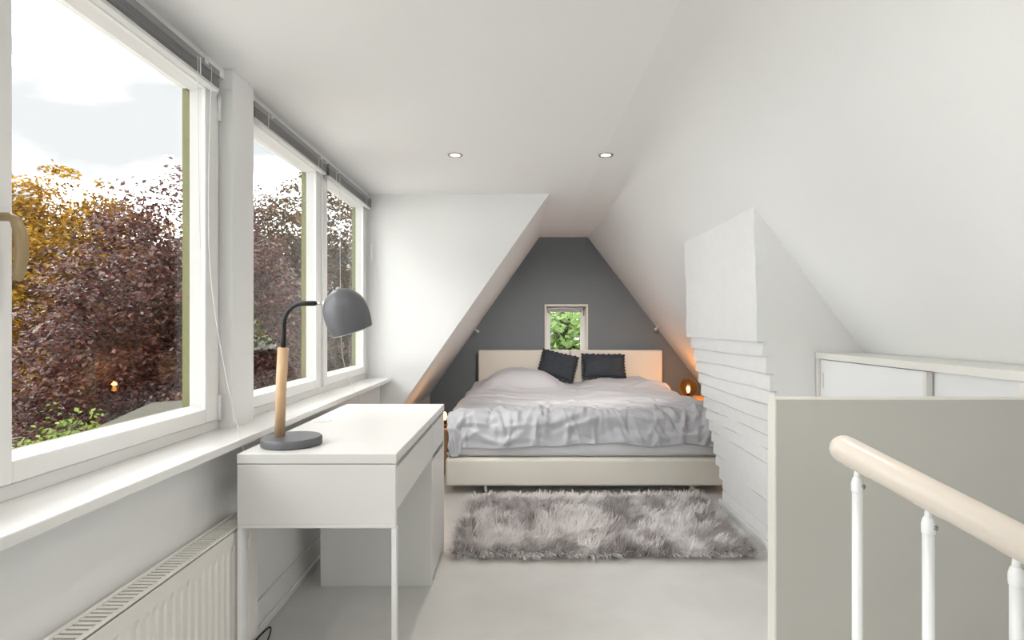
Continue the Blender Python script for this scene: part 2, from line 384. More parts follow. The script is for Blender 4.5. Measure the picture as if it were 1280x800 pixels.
# ------------------------------------------------------------------ gable window
g = setting('window_7', ((gx0 + gx1) / 2, YB, gz0), 'small white gable window above the headboard')
ox, oy, oz = g.location
def gpart(nm, m, boxes, bev=.002, par=g):
    bm = bmesh.new()
    for b in boxes: bx(bm, b[0] - ox, b[1] - ox, b[2] - oy, b[3] - oy, b[4] - oz, b[5] - oz, bev, 1)
    return fin(bm, nm, m, par)
w_ = .022
gpart('casing', halfwall_edge, [(gx0, gx0 + w_, YB - .012, YB + .24, gz0, gz1), (gx1 - w_, gx1, YB - .012, YB + .24, gz0, gz1),
                           (gx0 + w_, gx1 - w_, YB - .012, YB + .24, gz1 - w_, gz1), (gx0 + w_, gx1 - w_, YB - .012, YB + .24, gz0, gz0 + .03)])
a0, a1, c0, c1 = gx0 + w_, gx1 - w_, gz0 + .03, gz1 - w_
s = gpart('sash', wood_white, [(a0, a0 + .045, YB + .10, YB + .15, c0, c1), (a1 - .045, a1, YB + .10, YB + .15, c0, c1),
                               (a0 + .045, a1 - .045, YB + .10, YB + .15, c1 - .045, c1), (a0 + .045, a1 - .045, YB + .10, YB + .15, c0, c0 + .045)])
gpart('pane', pane_mat, [(a0 + .04, a1 - .04, YB + .123, YB + .127, c0 + .04, c1 - .04)], 0, s)
tag(boxo('trim_2', halfwall_edge, None, gx0 - .01, gx1 + .12, YB - .05, YB + .01, gz0 + .062, gz0 + .082, .003), 'white ledge of the gable window at headboard height', None, None, 'structure')
g = thing('venetian_blind', ((gx0 + gx1) / 2, YB + .06, 1.29), 'small raised dark blind in the gable window', 'blind', 'raised venetian blinds')
boxo('head_rail', blind_mat, g, -.195, .195, -.013, .013, .030, .048, .002)
bm = bmesh.new(); z = .012
while z < .03: bx(bm, -.19, .17, -.012, .012, z, z + .0018); z += .003
tag(fin(bm, 'slat_stack', blind_mat, g), None, None, None, 'stuff')
boxo('bottom_rail', blind_mat, g, -.19, .17, -.013, .013, 0, .011, .002)
tubeo('tilt_wand', lamp_black, g, [(.19, -.02, .05), (.19, -.02, -.04)], .004, 6)
# rear window, out of view, added to light the room
g = setting('window_added_8', ((rx0 + rx1) / 2, YREAR, rz0), 'unseen wide white gable window added to light the room')
ox, oy, oz = g.location
gpart('frame', wood_white, [(rx0, rx0 + .06, YREAR - .12, YREAR - .04, rz0, rz1), (rx1 - .06, rx1, YREAR - .12, YREAR - .04, rz0, rz1), (.12, .18, YREAR - .12, YREAR - .04, rz0 + .06, rz1 - .06),
                            (rx0 + .06, rx1 - .06, YREAR - .12, YREAR - .04, rz1 - .06, rz1), (rx0 + .06, rx1 - .06, YREAR - .12, YREAR - .04, rz0, rz0 + .06)], .002, g)
gpart('pane', pane_mat, [(rx0 + .05, .13, YREAR - .09, YREAR - .086, rz0 + .05, rz1 - .05)], 0, g)
gpart('pane', pane_mat, [(.17, rx1 - .05, YREAR - .09, YREAR - .086, rz0 + .05, rz1 - .05)], 0, g)

# ------------------------------------------------------------------ chimney breast with corbelled painted brick
CY0, CY1 = 2.462, 3.50
g = setting('wall_chimney', (1.3, 3.0, 0), 'white chimney breast with stepped painted brick courses')
def cface(z):                       # x of the left face at height z
    t = (1.085 - z)
    if t <= 0: return 1.047 - .012 * max(0, min(1, (-t - .25) / .3))
    return min(1.047 + .2156 * t, 1.275)
# body: core behind the bricks
bm = bmesh.new()
prof = [(1.05, 1.085), (1.046, 1.30), (1.036, 1.45), (1.036, zr(1.036) - .0)]
pts = [(1.275 + .02, CY0 + .0005, 0.0), (1.295, CY0 + .0005, .12), (1.078, CY0 + .0005, 1.085)] + [(x, CY0 + .0005, z) for x, z in prof[1:]] + [(1.036, CY0 + .0005, zr(1.036) + .05), (KR + .02, CY0 + .0005, zr(KR) + .05), (KR + .02, CY0 + .0005, 0)]
prism(bm, [(p[0] - 1.3, p[1] - 3.0, p[2]) for p in pts], (0, CY1 - CY0 - .008, 0))
fin(bm, 'masonry_core', chim_paint, g)
# upper plastered face with a slightly uneven arris
bm = bmesh.new(); nz, ny = 26, 16; grid = []
for i in range(nz + 1):
    z = 1.080 + (zr(1.036) + .03 - 1.080) * i / nz; row = []
    for j in range(ny + 1):
        y = CY0 - .002 + (CY1 - CY0) * j / ny
        e = 1 if j in (0, ny) else .35
        x = cface(z) - .008 + e * .004 * noise.noise((y * 3, z * 14, 3.1)) + .003 * noise.noise((y * 4, z * 5, 7.7))
        row.append(bm.verts.new((x - 1.3, y - 3.0, z)))
    grid.append(row)
for i in range(nz):
    for j in range(ny): bm.faces.new([grid[i][j], grid[i][j + 1], grid[i + 1][j + 1], grid[i + 1][j]])
ret = bmesh.ops.extrude_face_region(bm, geom=list(bm.faces))
bmesh.ops.translate(bm, verts=[v for v in ret['geom'] if isinstance(v, bmesh.types.BMVert)], vec=(.05, 0, 0))
fin(bm, 'plaster_face', brick_paint, g)
# courses: wavy bed joints shared by neighbouring bricks
ch = .0735; k = 0
def bed(k, y): return 1.085 - k * ch + (.010 * noise.noise((y * 2.1, k * .9, 4.4)) + .003 * noise.noise((y * 9, k * 1.7, 2.4)) if k else 0)
while 1.085 - (k + 1) * ch > .03:
    xf = min(1.052 + .0158 * (k + 1), 1.272)
    if 1.085 - (k + 1) * ch < .14: xf = 1.262
    yend = CY1 + random.uniform(-.010, .012); y = CY0 + random.uniform(-.0015, .001); first = True
    while y < yend - .01:
        ln = (.105 if first and k % 2 else .21) + random.uniform(-.012, .012)
        ye = y + ln
        if yend - ye < .06: ye = yend
        cx, cy, cz = xf + .03, (y + ye) / 2, 1.085 - (k + .5) * ch
        bm = bmesh.new(); bx(bm, xf, xf + .06, y, ye, cz - .03, cz + .03)
        for v in bm.verts:
            yy = v.co.y
            v.co.z = bed(k, yy) - .0080 * max(.45, .65 + .8 * noise.noise((yy * 3.7, k * 2.1, 9.2))) if v.co.z > cz else bed(k + 1, yy)
            if v.co.x < cx: v.co.x += .0022 * noise.noise((yy * 5, k * 3.3, 6.1)) + (.002 if v.co.z > cz else -.001)
        es = [e for e in bm.edges if all(v.co.x < cx for v in e.verts) and abs(e.verts[0].co.y - e.verts[1].co.y) > .02]
        bmesh.ops.bevel(bm, geom=es, offset=.004, segments=2, affect='EDGES')
        bmesh.ops.translate(bm, verts=bm.verts, vec=(-cx, -cy, -cz))
        fin(bm, 'brick', brick_paint, g, loc=(cx - 1.3, cy - 3.0, cz))
        y = ye; first = False
    k += 1
boxo('plinth', brick_paint, g, 1.262 - 1.3, 1.30 - 1.3, CY0 - 3.0 - .003, CY1 - 3.0 + .06, 0, .052, .004)

# ------------------------------------------------------------------ low cabinet under the slope
g = thing('low_cabinet', (1.30, 1.95, 0), 'low white cabinet with sliding doors under the sloping wall', 'cabinet')
ya, yb = 1.4395 - 1.95, CY0 - .004 - 1.95; top = 1.034
prismo('top', cab_frame, g, [(-.004, ya, top - .026), (.229, ya, top - .026), (.209, ya, top), (-.004, ya, top)], (0, yb - ya, 0))
cside = [(0, 0), (.55, 0), (.55, .575), (.232, .992), (.229, top - .027), (0, top - .027)]
prismo('side_panel', cab_frame, g, [(p[0], yb - .018, p[1]) for p in cside], (0, .018, 0))
prismo('side_panel', cab_frame, g, [(p[0], ya, p[1]) for p in cside], (0, .018, 0))
boxo('back_board', cab_frame, g, .535, .55, ya + .02, yb - .02, .02, .57)
boxo('plinth', cab_frame, g, .02, .04, ya + .018, yb - .018, 0, .07)
boxo('bottom', cab_frame, g, .01, .5, ya + .018, yb - .018, .07, .09)
d = boxo('door', cab_white, g, .008, .024, 1.815 - 1.95, yb - .020, .092, top - .030, .001)
boxo('recessed_grip', blind_rail, d, .0065, .0085, yb - .048, yb - .040, top - .15, top - .085, .0008)
boxo('door_edge', cab_frame, d, .006, .026, 1.80 - 1.95, 1.815 - 1.95, .092, top - .030)
d = boxo('door', cab_white, g, .032, .048, ya + .02, 1.84 - 1.95, .092, top - .030, .001)
boxo('recessed_grip', blind_rail, d, .0305, .0325, ya + .04, ya + .048, top - .15, top - .085, .0008)

# ------------------------------------------------------------------ half wall at the stairs and railing
g = setting('wall_half', (.637, 1.40, 0), 'grey beige half wall with cream edge at the stairs')
boxo('panel', halfwall_mat, g, .004, .90, 0.0, .036, 0, .967)
boxo('edge_strip', halfwall_edge, g, -.001, .004, -.001, .038, 0, .971, .001)
boxo('cap_strip', halfwall_edge, g, .004, .90, -.001, .038, .967, .971, .001)

g = thing('stair_railing', (.60, .83, 0), 'cream round handrail on thin white balusters at the stairs', 'railing')
R0 = Vector((.5543, .92, EYE - .2155)); step = Vector((.0510, -.0900, -.0346)); o = g.location
dirv = step.normalized(); rr = .0232
pts, rad = [], []
e0 = R0 - step * .20
for a in (0, 12, 25, 40, 55, 70, 82, 90):
    a = math.radians(a); pts.append(e0 - dirv * rr * math.cos(a) - o); rad.append(max(.0006, rr * math.sin(a)))
pts += [R0 + step * .5 - o, R0 + step * 4.2 - o]; rad += [rr, rr]
tubeo('handrail', rail_mat, g, pts, rad, 24)
for i in range(5):
    c = R0 + step * i; base = Vector((c.x, c.y, 0)) - o; zt = c.z - rr - .004
    b = tubeo('baluster', metal_white, g, [base, base + Vector((0, 0, zt - .030))], .0080, 14)
    latheo('collar', metal_white, b, [(.0, -.0), (.0088, 0), (.0092, .004), (.0092, .014), (.0076, .021), (.0058, .0245), (0, .0245)], 16, Matrix.Translation(base + Vector((0, 0, zt - .032))))
    bm = bmesh.new(); side = Vector((.55, -.835, 0)).normalized()
    q = base + Vector((0, 0, zt - .021)); tube(bm, [q + side * .0085, q + side * .0112], .0036, 8); fin(bm, 'screw', screw_mat, b, True)
    q = base + Vector((0, 0, zt))
    tubeo('swivel', metal_white, b, [q - Vector((0, 0, .012)), q - Vector((0, 0, .004)), q + Vector((0, 0, .006))], [.005, .0052, .004], 10)
    bm = bmesh.new(); bx(bm, -.021, .021, -.006, .006, -.0014, .0014, .001, 1)
    ang = math.atan2(dirv.y, dirv.x)
    M = Matrix.Translation(q + Vector((0, 0, .004))) @ Matrix.Rotation(ang, 4, 'Z') @ Matrix.Rotation(math.asin(-dirv.z), 4, 'Y')
    bmesh.ops.transform(bm, matrix=M, verts=bm.verts); fin(bm, 'saddle_plate', metal_white, b)
    latheo('foot', metal_white, b, [(0, 0), (.022, 0), (.022, .004), (.011, .012), (0, .012)], 16, Matrix.Translation(base))

# ------------------------------------------------------------------ radiator
ry0, ry1, rx_b, rx_f, rtop, rbot = .62, 1.925, -.978, -.900, .512, .10
g = thing('radiator', (rx_f, 1.2, rbot), 'long white panel radiator with slatted top grille under the sill', 'radiator')
o = g.location
bm = bmesh.new()          # grooved front panel
yy = ry0 + .01; prof = []
n = int((ry1 - ry0 - .05) / .034)
zs = [rbot + .004, rbot + .045, rbot + .075, rtop - .075, rtop - .05, rtop - .006]
ysl = [ry0 + .004]; dep = [0]
for i in range(n):
    c = ry0 + .03 + (i + .5) * .034
    ysl += [c - .013, c - .008, c + .008, c + .013]; dep += [0, 1, 1, 0]
ysl.append(ry1 - .002); dep.append(0)
grid = [[bm.verts.new((rx_f - .0055 * d_ * (1 if 2 <= zi <= 3 else 0) - o.x, y_ - o.y, z_ - o.z)) for y_, d_ in zip(ysl, dep)] for zi, z_ in enumerate(zs)]
for a, b in zip(grid, grid[1:]):
    for k in range(len(ysl) - 1): bm.faces.new([a[k], a[k + 1], b[k + 1], b[k]])
ret = bmesh.ops.extrude_face_region(bm, geom=list(bm.faces))
bmesh.ops.translate(bm, verts=[v for v in ret['geom'] if isinstance(v, bmesh.types.BMVert)], vec=(-.012, 0, 0))
fin(bm, 'front_panel', rad_white, g)
boxo('back_panel', rad_white, g, rx_b - o.x, rx_b + .012 - o.x, ry0 - o.y, ry1 - o.y, 0, rtop - .012 - o.z, .003)
boxo('convector', rad_dark, g, rx_b + .016 - o.x, rx_f - .020 - o.x, ry0 + .02 - o.y, ry1 - .02 - o.y, .02, rtop - .035 - o.z)
for s_ in (0, 1):
    x0 = rx_b if s_ == 0 else rx_f - .012
    boxo('grille_rail', rad_white, g, x0 - o.x, x0 + .012 - o.x, ry0 - o.y, ry1 + .001 - o.y, rtop - .012 - o.z, rtop - o.z, .003)
boxo('end_cap', rad_white, g, rx_b + .0125 - o.x, rx_f - .0125 - o.x, ry1 - .012 - o.y, ry1 - o.y, 0.01, rtop - .002 - o.z, .002)
boxo('end_cap', rad_white, g, rx_b + .0125 - o.x, rx_f - .0125 - o.x, ry0 - o.y, ry0 + .012 - o.y, 0.01, rtop - .002 - o.z, .002)
first = None; y = ry0 + .026
while y < ry1 - .020:
    lc = ((rx_b + rx_f) / 2 - o.x, y - o.y, rtop - .005 - o.z)
    if first is None: first = boxo('grille_slat', rad_white, g, -.0265, .0265, -.0052, .0052, -.0035, .0015, 0, 2, lc)
    else: share('grille_slat', first, g, lc)
    y += .0172
boxo('wall_bracket', rad_white, g, rx_b - .012 - o.x, rx_b - .001 - o.x, ry1 - .10 - o.y, ry1 - .06 - o.y, .02, rtop - .03 - o.z)
boxo('wall_bracket', rad_white, g, rx_b - .012 - o.x, rx_b - .001 - o.x, ry0 + .06 - o.y, ry0 + .10 - o.y, .02, rtop - .03 - o.z)
for py in (1.55, 1.60): tubeo('pipe', metal_white, g, [(-.04, py - o.y, .02), (-.04, py - o.y, -rbot)], .008, 8)

# ------------------------------------------------------------------ desk
DX0, DX1, DY0, DY1 = -.8875, -.3875, 1.755, 2.865
g = thing('desk', ((DX0 + DX1) / 2, DY0, 0), 'white desk with cabinet and thin metal legs beside the window sill', 'desk')
o = g.location
def dbox(nm, m, x0, x1, y0, y1, z0, z1, bev=.0015, par=None):
    return boxo(nm, m, par or g, x0 - o.x, x1 - o.x, y0 - o.y, y1 - o.y, z0, z1, bev, 1)
CYD = 2.475
dbox('table_top', desk_white, DX0, DX1, DY0, DY1, .719, .75)
dbox('gap_shade_strip', gap_shade, DX0 + .004, DX1 - .012, DY0 + .004, DY1 - .004, .7165, .719, 0)
dbox('end_panel', desk_white, DX0, DX1 - .002, DY0 + .001, DY0 + .018, .527, .7165)
dbox('end_lip', desk_white, DX0 + .001, DX1 - .002, DY0 - .001, DY0 + .019, .517, .527)
dbox('back_panel', desk_white, DX0, DX0 + .016, DY0 + .018, DY1, .527, .7165)
dr = dbox('drawer', desk_white, DX1 - .018, DX1 - .001, DY0 + .021, CYD - .004, .570, .704)
dbox('drawer_box', desk_white, DX0 + .03, DX1 - .019, DY0 + .03, CYD - .02, .585, .69, .001, dr)
dbox('apron', desk_white, DX1 - .022, DX1 - .019, DY0 + .021, CYD - .004, .56, .716, 0)
for lx in (DX0 + .0, DX1 - .017):
    dbox('leg', metal_white, lx + .001, lx + .016, DY0 + .001, DY0 + .026, 0, .517, .001)
dbox('foot_rail', metal_white, DX0 + .017, DX1 - .018, DY0 + .004, DY0 + .024, .0, .016, .001)
cab = dbox('cabinet_body', desk_white, DX0 + .006, DX1 - .018, CYD, DY1 - .001, .03, .7165)
dbox('cabinet_plinth', desk_white, DX0 + .012, DX1 - .022, CYD + .001, DY1 - .006, 0, .03, 0, cab)
dbox('side_panel', desk_white, DX0 + .006, DX1 - .001, CYD - .002, CYD + .012, .0, .7165, .001, cab)
dbox('side_panel', desk_white, DX0 + .006, DX1 - .001, DY1 - .014, DY1 - .001, .0, .7165, .001, cab)
d = dbox('drawer', desk_white, DX1 - .0175, DX1 - .0015, CYD + .014, DY1 - .016, .570, .704)
d = dbox('door', desk_white, DX1 - .0175, DX1 - .0015, CYD + .014, DY1 - .016, .032, .545)
dbox('grip_shade', gap_shade, DX1 - .0180, DX1 - .0165, CYD + .016, DY1 - .018, .545, .570, 0, d)
latheo('cable_grommet', desk_white, g, [(0, .7505), (.030, .7505), (.032, .7525), (.040, .7525), (.042, .750)], 28, Matrix.Translation((-.837 - o.x, 2.36 - o.y, 0)))

# ------------------------------------------------------------------ desk lamp
lx, ly = -.772, 1.895
g = thing('desk_lamp', (lx, ly, .75), 'charcoal desk lamp with ash wood stem on the white desk', 'lamp')
latheo('base', lamp_grey, g, [(0, .0005), (.092, .0005), (.098, .004), (.098, .023), (.094, .028), (0, .028)], 48)
sx = -.037
tubeo('stem', ash, g, [(sx - .004, 0, .024), (sx, 0, .18), (sx + .008, 0, .328)], [.0165, .0172, .0182], 24)
arm = [(sx + .008, 0, .322), (sx + .009, 0, .38)]
for a in np.linspace(0, 90, 9):
    a = math.radians(a); arm.append((sx + .009 + .068 - .068 * math.cos(a), 0, .405 + .072 * math.sin(a)))
arm.append((sx + .118, 0, .4775))
tubeo('gooseneck', lamp_black, g, arm, .0083, 16)
tubeo('pivot', chrome, g, [(sx + .116, 0, .4775), (sx + .150, 0, .4765)], .0045, 12)
# dome shade
cx, cz = .181, .4535
Ms = Matrix.Translation((cx, 0, cz)) @ Matrix.Rotation(math.radians(-16), 4, 'Y') @ Matrix.Rotation(math.radians(10), 4, 'X')
prof = []
for t in np.linspace(0, 1, 22):
    z = .076 - .148 * t ** 1.6
    r = .0745 * math.sqrt(max(0, 1 - abs((z + .018) / .094) ** 2.3)) if z > -.018 else .0745 - .0055 * ((-.018 - z) / .054) ** 2
    prof.append((r if t > 0 else 0, z))
sh = latheo('shade', lamp_grey, g, prof, 40, Ms)
inner = [(max(0, r - .003), z - .003) for r, z in prof]
latheo('shade_lining', lamp_white, sh, inner + [(prof[-1][0], prof[-1][1] - .001)], 40, Ms)
latheo('swivel_knob', chrome, sh, [(0, -.008), (.009, -.008), (.010, -.004), (.010, .006), (.006, .010), (0, .010)], 16, Matrix.Translation((cx - .066, -.002, cz + .023)) @ Matrix.Rotation(math.radians(90), 4, 'Y'))
latheo('top_screw', chrome, sh, [(0, .0), (.008, 0), (.008, .003), (0, .005)], 12, Ms @ Matrix.Translation((0, 0, .0765)))
tag(tubeo('power_cable', cable_mat, None, smooth_path([(-.85, 1.90, .7545), (-.884, 1.925, .7545), (-.894, 1.945, .745), (-.93, 1.965, .66), (-.960, 1.975, .50), (-.962, 1.975, .06), (-.962, 2.00, .010), (-.962, 2.07, .005), (-.956, 2.125, .005), (-.943, 2.12, .005), (-.922, 2.05, .005), (-.905, 1.95, .005)]), .0028, 8),
    'thin black lamp cable running down behind the desk to the floor', 'cable')

# ------------------------------------------------------------------ bed
BX0, BX1, BY0, BY1 = -.507, 1.455, 3.80, 5.78
g = thing('bed', ((BX0 + BX1) / 2, BY0, 0), 'wide cream upholstered box bed with padded headboard', 'bed')
o = g.location
def rbox(nm, m, par, x0, x1, y0, y1, z0, z1, bev, seg=4):
    b = boxo(nm, m, par, x0 - o.x, x1 - o.x, y0 - o.y, y1 - o.y, z0, z1, bev, seg)
    b.data.polygons.foreach_set('use_smooth', [True] * len(b.data.polygons))
    md = b.modifiers.new('wn', 'WEIGHTED_NORMAL'); md.keep_sharp = True
    return b
rbox('bed_base', cream, g, BX0, BX1, BY0, BY1, .058, .245, .022)
hx0, hx1, hm = -.432, 1.472, .52
rbox('headboard_panel', cream, g, hx0, hm - .002, BY1 + .001, BY1 + .105, .06, .893, .016)
rbox('headboard_panel', cream, g, hm + .002, hx1, BY1 + .001, BY1 + .105, .06, .893, .016)
for px_, py_ in ((BX0 + .27, BY0 + .06), (BX1 - .27, BY0 + .06), (BX0 + .27, BY1 - .15), (BX1 - .27, BY1 - .15), ((BX0 + BX1) / 2, (BY0 + BY1) / 2)):
    latheo('leg', chrome, g, [(0, 0), (.022, 0), (.022, .004), (.012, .010), (.016, .062), (0, .062)], 14, Matrix.Translation((px_ - o.x, py_ - o.y, 0)))
g2 = thing('mattress', ((BX0 + BX1) / 2, BY0, .245), 'white sheeted double mattress on the cream bed base', 'mattress')
MX0, MX1, MY0, MY1 = BX0 + .05, BX1 - .05, BY0 + .03, BY1 - .01
o = g2.location
bm = bmesh.new(); bx(bm, MX0 - o.x, MX1 - o.x, MY0 - o.y, MY1 - o.y, .002, .245, .05, 4)
m_ = fin(bm, 'ticking', sheet_mat, g2, True)

# duvet: draped sheet with folds
MZ = .512
def fbm(x, y, s, oct=4, seed=0.0):
    a, f, v = 1, 1, 0
    for _ in range(oct):
        v += a * noise.noise((x * f * s, y * f * s, seed)); a *= .5; f *= 2.03
    return v
def ridge(x, y, seed): return 1 - min(1, abs(noise.noise((x, y, seed))) * 2.2)
def duvet_mesh():
    nu, nv = 320, 270
    us = np.linspace(MX0 - .25, MX1 + .22, nu); vs = np.linspace(MY0 - .185, MY1 - .10, nv)
    U, Vv = np.meshgrid(us, vs); r = .055
    # creases: many short soft ridges, fanning over the front edge and sweeping across the top
    r_ = np.random.default_rng(5); H = np.zeros_like(U)
    def crease(n, u0, u1, v0, v1, a0, a1, l0, l1, w0, w1, h0, h1):
        for _ in range(n):
            cu, cv = r_.uniform(u0, u1), r_.uniform(v0, v1); a = math.radians(r_.uniform(a0, a1)); l = r_.uniform(l0, l1); w = r_.uniform(w0, w1)
            h = r_.uniform(h0, h1) * (1 if r_.uniform() < .65 else -.7); bend = r_.uniform(-1.5, 1.5)
            m = (np.abs(U - cu) < 2.6 * l) & (np.abs(Vv - cv) < 2.6 * l)
            if not m.any(): continue
            du, dv_ = U[m] - cu, Vv[m] - cv
            p = du * math.cos(a) + dv_ * math.sin(a); q = -du * math.sin(a) + dv_ * math.cos(a) + bend * p * p
            H[m] += h * np.exp(-(p / l) ** 2 - (q / w) ** 2)
    x0, x1 = MX0 - .2, MX1 + .2
    crease(150, x0, x1, MY0 - .16, MY0 + .22, 55, 125, .05, .15, .010, .022, .006, .017)
    crease(46, x0, x1, MY0 - .17, MY0 + .02, -25, 25, .06, .16, .014, .028, .008, .020)
    crease(60, x0, x1, MY0 + .05, MY0 + .65, 20, 160, .08, .22, .014, .032, .004, .011)
    crease(80, x0, x1, MY0 + .3, MY1, -35, 35, .12, .38, .016, .042, .004, .012)
    crease(26, x0, x1, MY1 - .7, MY1 - .1, -50, 50, .08, .22, .014, .030, .006, .016)
    crease(40, x0, MX0 + .15, MY0, MY1, -20, 20, .06, .16, .014, .03, .006, .016)
    crease(40, MX1 - .2, x1, MY0, MY1, -20, 20, .06, .16, .014, .03, .006, .018)
    V = []
    for j, v in enumerate(vs):
        for i, u in enumerate(us):
            ex = (u - (MX1 - r)) if u > MX1 - r else (u - (MX0 + r) if u < MX0 + r else 0)
            ey = (v - (MY0 + r)) if v < MY0 + r else 0
            e = math.hypot(ex, ey)
            loft = .045 + .030 * noise.noise((u * 1.3, v * 1.3, 4.2)) + .016 * noise.noise((u * 3.1, v * 3.1, 1.2))
            p1 = math.exp(-(((u - .02) / .36) ** 4) - ((v - 5.42) / .26) ** 4)
            p2 = math.exp(-(((u - .98) / .42) ** 4) - ((v - 5.48) / .24) ** 4)
            loft = max(loft, .022) + .165 * p1 + .060 * p2
            wr = max(float(H[j, i]), -.018)
            if e <= 1e-6:
                x, y, z = u, v, MZ + loft + wr
            else:
                cx_ = min(max(u, MX0 + r), MX1 - r); cy_ = max(v, MY0 + r)
                dx_, dy_ = ex / e, ey / e; L2 = r * 1.5708
                if e < L2: out, down = r * math.sin(e / r), r * (1 - math.cos(e / r))
                else: out, down = r + (e - L2) * .06, r + (e - L2) * .99
                hang = min(1, e / .2); along = u if abs(dy_) > abs(dx_) else v
                sw = noise.noise((along * 3.2, e * 2.0, 31)) + .6 * noise.noise((along * 8, e * 3, 37))
                out += hang * (.022 * sw + .006) + loft * .55 * (1 - .5 * hang) + 1.1 * wr * min(1, e / .08)
                down -= hang * .040 * noise.noise((along * 3.1, 2.2, 41)) - (.05 * hang if (ex < 0 and ey < 0) else 0)
                x = cx_ + dx_ * out; y = cy_ + dy_ * out; z = MZ + (loft + wr) * (1 - .55 * hang) - down
                z = max(z, .268)
            V.append((x, y, z))
    me = bpy.data.meshes.new('duvet')
    Fc = [(j * nu + i, j * nu + i + 1, (j + 1) * nu + i + 1, (j + 1) * nu + i) for j in range(nv - 1) for i in range(nu - 1)]
    me.from_pydata(V, [], Fc); me.polygons.foreach_set('use_smooth', [True] * len(Fc)); me.update()
    return me
dv = link('duvet', duvet_mesh(), duvet_mat)
md = dv.modifiers.new('thickness', 'SOLIDIFY'); md.thickness = .016; md.offset = -1
tag(dv, 'rumpled pale grey duvet draped over the bed', 'duvet')

def cushion(loc, w, h, rot, label):
    g = thing('cushion', loc, label, 'cushion', 'dark cushions against the headboard')
    g.rotation_euler = rot
    n = 28; bm = bmesh.new(); gr = {}
    for s_ in (1, -1):
        for i in range(n + 1):
            for j in range(n + 1):
                a, b = i / n * 2 - 1, j / n * 2 - 1
                ed = (1 - abs(a) ** 2.6) * (1 - abs(b) ** 2.6)
                t = .075 * max(0, ed) ** .55
                pin = 1 - .05 * (1 - abs(a) ** 2) * abs(b) ** 3 ; pin2 = 1 - .05 * (1 - abs(b) ** 2) * abs(a) ** 3
                t += .010 * noise.noise((a * 2.6 + loc[0] * 9, b * 2.6, 2 * s_)) * min(1, ed * 3)
                if (s_ == -1) and (i in (0, n) or j in (0, n)): gr[(s_, i, j)] = gr[(1, i, j)]
                else: gr[(s_, i, j)] = bm.verts.new((a * w / 2 * pin2, -s_ * t, h / 2 + b * h / 2 * pin))
    for s_ in (1, -1):
        for i in range(n):
            for j in range(n):
                q = [gr[(s_, i, j)], gr[(s_, i + 1, j)], gr[(s_, i + 1, j + 1)], gr[(s_, i, j + 1)]]
                bm.faces.new(q if s_ == 1 else q[::-1])
    fin(bm, 'cover', navy, g, True)
    # ruffled edge
    bm = bmesh.new(); per = []
    N = 150
    for k in range(N):
        t = k / N * 4; sd = int(t); f = t - sd; c = f * 2 - 1
        a, b = [(c, -1), (1, c), (-c, 1), (-1, -c)][sd]
        nx, nz_ = [(0, -1), (1, 0), (0, 1), (-1, 0)][sd]
        pin = 1 - .05 * (1 - a * a) * abs(b) ** 3; pin2 = 1 - .05 * (1 - b * b) * abs(a) ** 3
        per.append((a * w / 2 * pin2, h / 2 + b * h / 2 * pin, a, b))
    ri, ro = [], []
    for k, (x, z, a, b) in enumerate(per):
        d = Vector((a ** 7 * (1 if abs(a) > .5 else 0) or a ** 7, 0, b ** 7)); d = d.normalized() if d.length > 1e-6 else Vector((a, 0, b)).normalized()
        wv = .006 * math.sin(k * 1.9) + .004 * math.sin(k * .83 + 1)
        q = Vector((x, 0, z)) + d * (.016 + .005 * math.sin(k * 1.3))
        ri.append(bm.verts.new((x - d.x * .004, 0, z - d.z * .004))); ro.append(bm.verts.new((q.x, wv, q.z)))
    for k in range(N): bm.faces.new([ri[k], ri[(k + 1) % N], ro[(k + 1) % N], ro[k]])
    f_ = fin(bm, 'frill', navy, g, True); md = f_.modifiers.new('t', 'SOLIDIFY'); md.thickness = .003
cushion((.345, 5.56, .630), .35, .255, (math.radians(-22), math.radians(13), math.radians(-8)), 'tilted dark slate cushion with frilled edge left of the bed centre seam')
cushion((.838, 5.56, .632), .42, .235, (math.radians(-22), math.radians(1), math.radians(4)), 'wider dark slate cushion with frilled edge standing level on the duvet')

# ------------------------------------------------------------------ nightstands and globe lamps
def nightstand(x0, x1, y0, y1, h, label):
    g = thing('nightstand', ((x0 + x1) / 2, (y0 + y1) / 2, 0), label, 'nightstand', 'nightstands beside the bed')
    w, d = (x1 - x0) / 2, (y1 - y0) / 2
    boxo('top', oak, g, -w, w, -d, d, h - .022, h, .003)
    boxo('body', oak, g, -w + .01, w - .01, -d + .02, d - .01, .06, h - .023, .003)
    dr = boxo('drawer', oak, g, -w + .014, w - .014, -d + .005, -d + .019, h * .5, h - .03, .003)
    latheo('knob', lamp_black, dr, [(0, 0), (.008, 0), (.010, .012), (0, .014)], 12, Matrix.Translation((0, -d + .005, h * .72)) @ Matrix.Rotation(math.radians(90), 4, 'X'))
    for sx_ in (-1, 1):
        for sy_ in (-1, 1): boxo('leg', oak, g, sx_ * (w - .03) - .012, sx_ * (w - .03) + .012, sy_ * (d - .04) - .012, sy_ * (d - .04) + .012, 0, .062)
